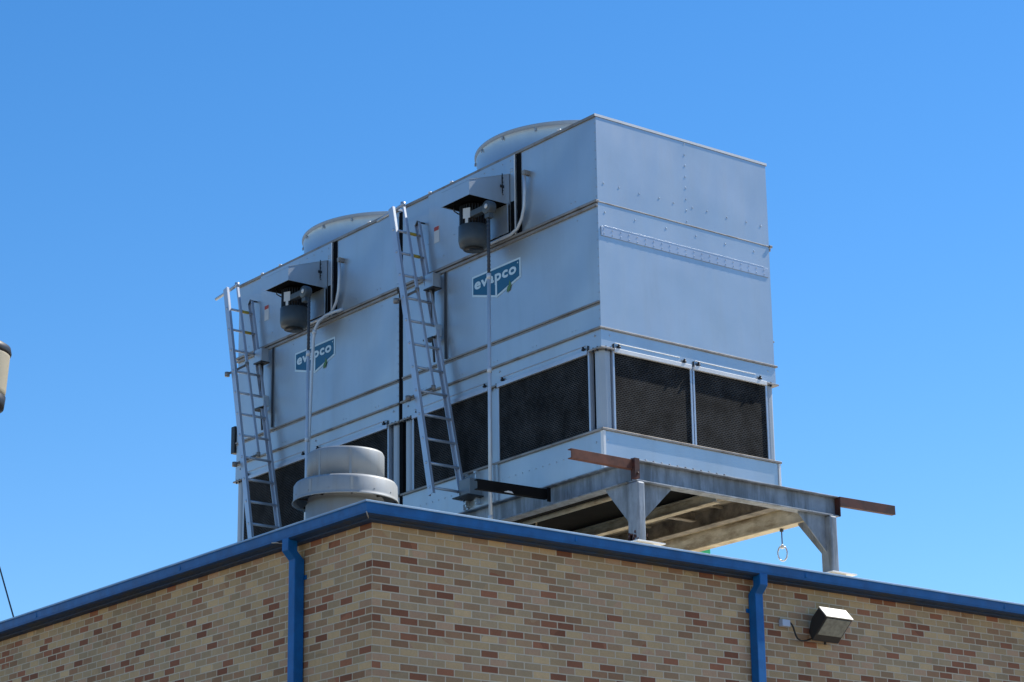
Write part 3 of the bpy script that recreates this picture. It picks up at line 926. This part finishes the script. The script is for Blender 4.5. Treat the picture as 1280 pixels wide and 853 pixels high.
# underside of the basins: black painted as deep shade, cream as roof bounce
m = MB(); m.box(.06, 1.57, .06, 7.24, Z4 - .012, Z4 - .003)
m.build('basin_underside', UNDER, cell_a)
m = MB(); m.box(1.68, 2.50, .04, 7.24, Z4 - .020, Z4 - .003)
for k in range(6):
    m.box(1.70, 2.48, .5 + k * 1.2, .54 + k * 1.2, Z4 - .045, Z4 - .020)
m.box(1.69, 2.05, -.35, .03, Z4 - .016, Z4 - .004)
m.build('basin_underside', PAN, cell_a)
ZBASE = -4.850
def post(cx, cy, sx, sy, name='post'):
    """post with two gussets pointing sx along x and sy along y"""
    m = MB()
    zt = ZT - HB
    # H-section, flanges facing -x/+x
    m.box(cx - .062, cx + .045, cy - .085, cy + .085, ZBASE + .014, zt)
    po = m.build('post', STEEL, fr, .022)
    m = MB()
    g1 = .40
    m.prism([(cx + sx * .064, cy - .006, zt - .002), (cx + sx * (.064 + g1), cy - .006, zt - .002), (cx + sx * (.064 + g1), cy - .006, zt - .02), (cx + sx * .064, cy - .006, zt - .40)], (0, .012, 0))
    m.build('gusset', STEEL, po)
    m = MB()
    g1 = .34
    m.prism([(cx - .045, cy + sy * .088, zt - .002), (cx - .045, cy + sy * (.088 + g1), zt - .002), (cx - .045, cy + sy * (.088 + g1), zt - .02), (cx - .045, cy + sy * .088, zt - .40)], (.012, 0, 0))
    m.build('gusset', STEEL, po)
    m = MB(); m.box(cx - .13, cx + .24, cy - .15, cy + .13, ZBASE, ZBASE + .013)
    m.build('base_plate', WHITE, po, .002)
    m = MB(); m.box(cx - .10, cx + .12, cy - .10, cy + .10, -5.10, ZBASE - .001)
    m.build('pier', CONC, po)
post(.035, -.455, 1, 1); post(2.80, -.455, -1, 1)
post(.035, 8.27, 1, -1); post(2.80, 8.27, -1, -1)
post(.035, 3.9, 1, 1)
# paint flaking at foot of near post: dark rust chips
m = MB()
random.seed(3)
for _ in range(22):
    y = random.uniform(-.53, -.38); z = ZBASE + .02 + abs(random.gauss(0, .05))
    r_ = random.uniform(.006, .016)
    m.box(-.0288, -.0272, y - r_, y + r_, z - r_, z + r_ * 1.4)
for _ in range(9):
    x = random.uniform(.09, .10); z = ZBASE + .02 + abs(random.gauss(0, .04)); m.box(.086, .096, -.5418, -.5402, z - .01, z + .012)
m.build('rust_patch', RUSTD, fr)

# stub beams bolted to the frame, each its own look
def channel(m, a, b, h, w, open_dir):
    a, b = Vector(a), Vector(b); od = Vector(open_dir)
    m.frame_box(a, b, .010, h)
    for s in (-1, 1):
        c = od * (w / 2) + Vector((0, 0, s * (h / 2 - .005)))
        m.frame_box(a + c, b + c, w, .010)
s1 = MB(); channel(s1, (-.905, -.500, -4.052), (-.065, -.500, -4.052), .102, .05, (0, -1, 0)) if False else channel(s1, (-.905, -.555, -4.052), (-.045, -.555, -4.052), .102, .055, (0, 1, 0))
o = s1.build('stub_beam', RUST, fr, .003); o['label'] = 'rust red stub beam jutting from the near post corner'
m = MB(); m.box(-.10, -.045, -.548, -.530, -4.20, -3.985); m.box(-.104, -.040, -.600, -.549, -4.20, -3.99)
m.lathe((-.07, -.604, -4.15), [(.001, -.008), (.014, -.007), (.014, .007), (.001, .008)], 8, Matrix.Rotation(PI / 2, 3, 'X'))
o2 = m.build('end_plate', RUSTD, o)
m = MB(); channel(m, (2.905, -.535, -4.030), (3.775, -.535, -4.018), .104, .055, (0, 1, 0))
m.box(2.901, 2.913, -.535, -.39, -4.20, -3.98)
o = m.build('stub_beam', RUSTD, fr, .003); o['label'] = 'dark maroon stub beam jutting past the far post'
m = MB(); channel(m, (-1.0, .87, -4.095), (-.06, .87, -4.078), .108, .055, (0, 1, 0))
m.box(-.10, -.058, .82, .84, -4.17, -4.02)
o = m.build('stub_beam', BLACKST, fr, .003); o['label'] = 'black stub beam jutting in front of the conduit'
m = MB(); m.prism([(-.66, .8635, -4.135), (-.60, .8635, -4.115), (-.55, .8635, -4.118), (-.53, .8635, -4.138)], (0, .001, 0))
m.build('scrape_mark', LABW, o)

# ------------------------------------------------------------------ hanging shackle
sh = thing('hanging_shackle', 'small bright ring shackle hanging on a short cable under the frame', 'shackle', (2.8, .28, -4.21))
m = MB(); m.tube([(2.8, .28, -4.195), (2.8, .28, -4.40)], .007, 6); m.box(2.785, 2.815, .265, .295, -4.235, -4.199)
m.build('cable', FLEX, sh)
m = MB()
pts = []
for k in range(25):
    a = 2 * PI * k / 24
    pts.append((2.8 + .052 * math.sin(a) * .7, .28 - .052 * math.sin(a) * .7, -4.48 + .085 * math.cos(a)))
m.tube(pts, .009, 8)
m.lathe((2.8, .28, -4.40), [(.001, -.03), (.022, -.025), (.012, .02), (.001, .03)], 10)
m.build('ring', metal('bright_zinc', (.7, .7, .7), (.8, .8, .8), .8, (.15, .25), None, 0, 0), sh)

# ------------------------------------------------------------------ round roof vent
vx, vy = -2.902, .50
rv = thing('roof_vent', 'round grey mushroom exhaust vent standing just behind the brick corner', 'roof vent', (vx, vy, -5.1))
m = MB(); m.lathe((vx, vy, 0), [(.390, -5.10), (.390, -4.665), (.372, -4.650), (.372, -4.60)], 72, caps=False); m.box(vx - .47, vx + .47, vy - .47, vy + .47, -5.10, -5.0)
m.build('base_curb', VENTW, rv)
m = MB(); m.lathe((vx, vy, 0), [(.524, -4.640), (.516, -4.628), (.510, -4.60), (.508, -4.475), (.490, -4.448), (.40, -4.430), (.37, -4.425)], 96, caps=False)
bd = m.build('wind_band', VENTW, rv); sol = bd.modifiers.new('sheet', 'SOLIDIFY'); sol.thickness = .006
m = MB()
for k in range(14):
    a = 2 * PI * k / 14 + .2
    m.rivet((vx + .509 * math.cos(a), vy + .509 * math.sin(a), -4.585), (math.cos(a), math.sin(a), 0), .008, .006)
m.build('rivet', STEEL, bd)
m = MB(); m.lathe((vx, vy, 0), [(.378, -4.44), (.378, -4.165), (.366, -4.142), (.30, -4.128), (.001, -4.12)], 96)
m.build('motor_cap', VENTW, rv)
m = MB(); m.lathe((vx, vy, 0), [(.33, -4.66), (.33, -4.44)], 40)
for k in range(8):
    a = 2 * PI * k / 8 + .35
    M_ = Matrix.Translation((vx, vy, 0)) @ Matrix.Rotation(a, 4, 'Z'); m.box(.36, .505, -.006, .006, -4.62, -4.60, M_)
m.build('inner_throat', BLACK, rv)
m = MB()
for a in (-2.05, -2.9, -.6, 1.2):
    M_ = Matrix.Translation((vx, vy, 0)) @ Matrix.Rotation(a, 4, 'Z')
    m.box(.377, .3805, -.012, .012, -4.42, -4.17, M_)
    m.box(.507, .5125, -.014, .014, -4.61, -4.48, M_)
m.build('lap_seam', VENTW, rv)
m = MB()
for k in range(10):
    a = 2 * PI * k / 10
    m.rivet((vx + .378 * math.cos(a), vy + .378 * math.sin(a), -4.40), (math.cos(a), math.sin(a), 0), .007, .005)
m.build('screw', STEEL, rv)

# ------------------------------------------------------------------ green box far back on the roof
gb = thing('green_box', 'small bright green utility box on the roof under the right beam', 'box', (5.95, 5.2, -5.1))
m = MB(); m.box(5.6, 6.10, 5.0, 5.4, -5.0, -3.10); m.build('housing', GREEN, gb, .02)
m = MB(); m.box(5.58, 6.12, 4.98, 5.42, -3.10, -3.07); m.build('lid', GREEN, gb, .01)
m = MB(); m.box(5.62, 5.68, 5.05, 5.35, -5.1, -5.0); m.box(6.02, 6.08, 5.05, 5.35, -5.1, -5.0); m.build('foot', STEEL, gb)

# ------------------------------------------------------------------ cable from the eaves, lamp by the camera side
m = MB()
a = Vector((-3.60, 6.055, -5.07)); b = Vector((-3.60, 7.38, -2.97))
m.tube([a.lerp(b, k / 6) + Vector((0, 0, -.02 * math.sin(PI * k / 6))) for k in range(7)], .010, 6)
gw = m.build('guy_wire', FLEX); tag(gw, 'thin dark wire rising from the blue eaves at the far left', 'wire')
gm = thing('roof_mast', 'slim steel mast on the roof holding the thin wire', 'mast', (-3.40, 7.45, -5.1))
m = MB(); m.tube([(-3.40, 7.45, -5.09), (-3.40, 7.45, -2.85)], .025, 10); m.build('pole', STEEL, gm)
m = MB(); m.box(-3.64, -3.37, 7.35, 7.48, -2.99, -2.96); m.build('wire_arm', STEEL, gm)

LX, LY = -8.52, -2.90
sl = thing('street_lamp', 'cream lantern with black caps on a pole at the far left edge', 'street lamp', (LX, LY, GZ))
m = MB(); m.lathe((LX, LY, 0), [(.10, GZ), (.10, GZ + .25), (.055, GZ + .35), (.045, -5.38)], 20); m.build('pole', BRONZE, sl)
m = MB(); m.lathe((LX, LY, 0), [(.262, -5.255), (.272, -5.20), (.288, -4.95), (.292, -4.915), (.10, -4.89)], 48); dl = m.build('diffuser', CREAM, sl)
m = MB(); m.lathe((LX, LY, 0), [(.290, -4.935), (.300, -4.915), (.292, -4.872), (.18, -4.80), (.001, -4.78)], 48); m.build('top_cap', BLACK, sl)
m = MB(); m.lathe((LX, LY, 0), [(.04, -5.40), (.18, -5.375), (.262, -5.33), (.272, -5.245), (.05, -5.24)], 48); m.build('bottom_cap', BLACK, sl)

# ------------------------------------------------------------------ light
SUN = Vector((.62, -.104, .775)).normalized()
el = math.asin(SUN.z); az = math.atan2(SUN.x, SUN.y)      # clockwise from +y
world = bpy.data.worlds.new('World'); sc.world = world; world.use_nodes = True
nt = world.node_tree; bg = nt.nodes['Background']
sky = nt.nodes.new('ShaderNodeTexSky'); sky.sky_type = 'NISHITA'; sky.sun_disc = False
sky.sun_elevation = el; sky.sun_rotation = az; sky.altitude = 300; sky.air_density = 1.0; sky.dust_density = .12; sky.ozone_density = 3.2
hsv = nt.nodes.new('ShaderNodeHueSaturation'); hsv.inputs['Saturation'].default_value = 1.31; hsv.inputs['Hue'].default_value = .502
nt.links.new(sky.outputs[0], hsv.inputs['Color']); nt.links.new(hsv.outputs[0], bg.inputs[0])
bg.inputs[1].default_value = .14
sd = bpy.data.lights.new('sun', 'SUN'); sd.energy = 5.0; sd.angle = math.radians(.53); sd.color = (1, .95, .86)
so = bpy.data.objects.new('sun', sd); col.objects.link(so)
so.rotation_euler = SUN.to_track_quat('Z', 'Y').to_euler(); so.location = (10, -10, 12)

# ------------------------------------------------------------------ camera
cd_ = bpy.data.cameras.new('camera'); cam = bpy.data.objects.new('camera', cd_); col.objects.link(cam)
yaw, pitch, roll = map(math.radians, (51.8379, 17.0478, -.8162))
Fv = Vector((math.cos(yaw) * math.cos(pitch), math.sin(yaw) * math.cos(pitch), math.sin(pitch)))
Rv = Vector((math.sin(yaw), -math.cos(yaw), 0)); Uv = Rv.cross(Fv)
R2 = math.cos(roll) * Rv + math.sin(roll) * Uv; U2 = -math.sin(roll) * Rv + math.cos(roll) * Uv
cam.matrix_world = Matrix(((R2.x, U2.x, -Fv.x, -15.8910), (R2.y, U2.y, -Fv.y, -18.6952), (R2.z, U2.z, -Fv.z, -10.0852), (0, 0, 0, 1)))
cd_.sensor_width = 36; cd_.lens = 3033.84 / 1280 * 36; cd_.clip_end = 3000; cd_.clip_start = .1
sc.camera = cam
sc.view_settings.view_transform = 'Standard'; sc.view_settings.look = 'None'
sc.view_settings.exposure = .34; sc.view_settings.gamma = 1; sc.view_settings.use_curve_mapping = False
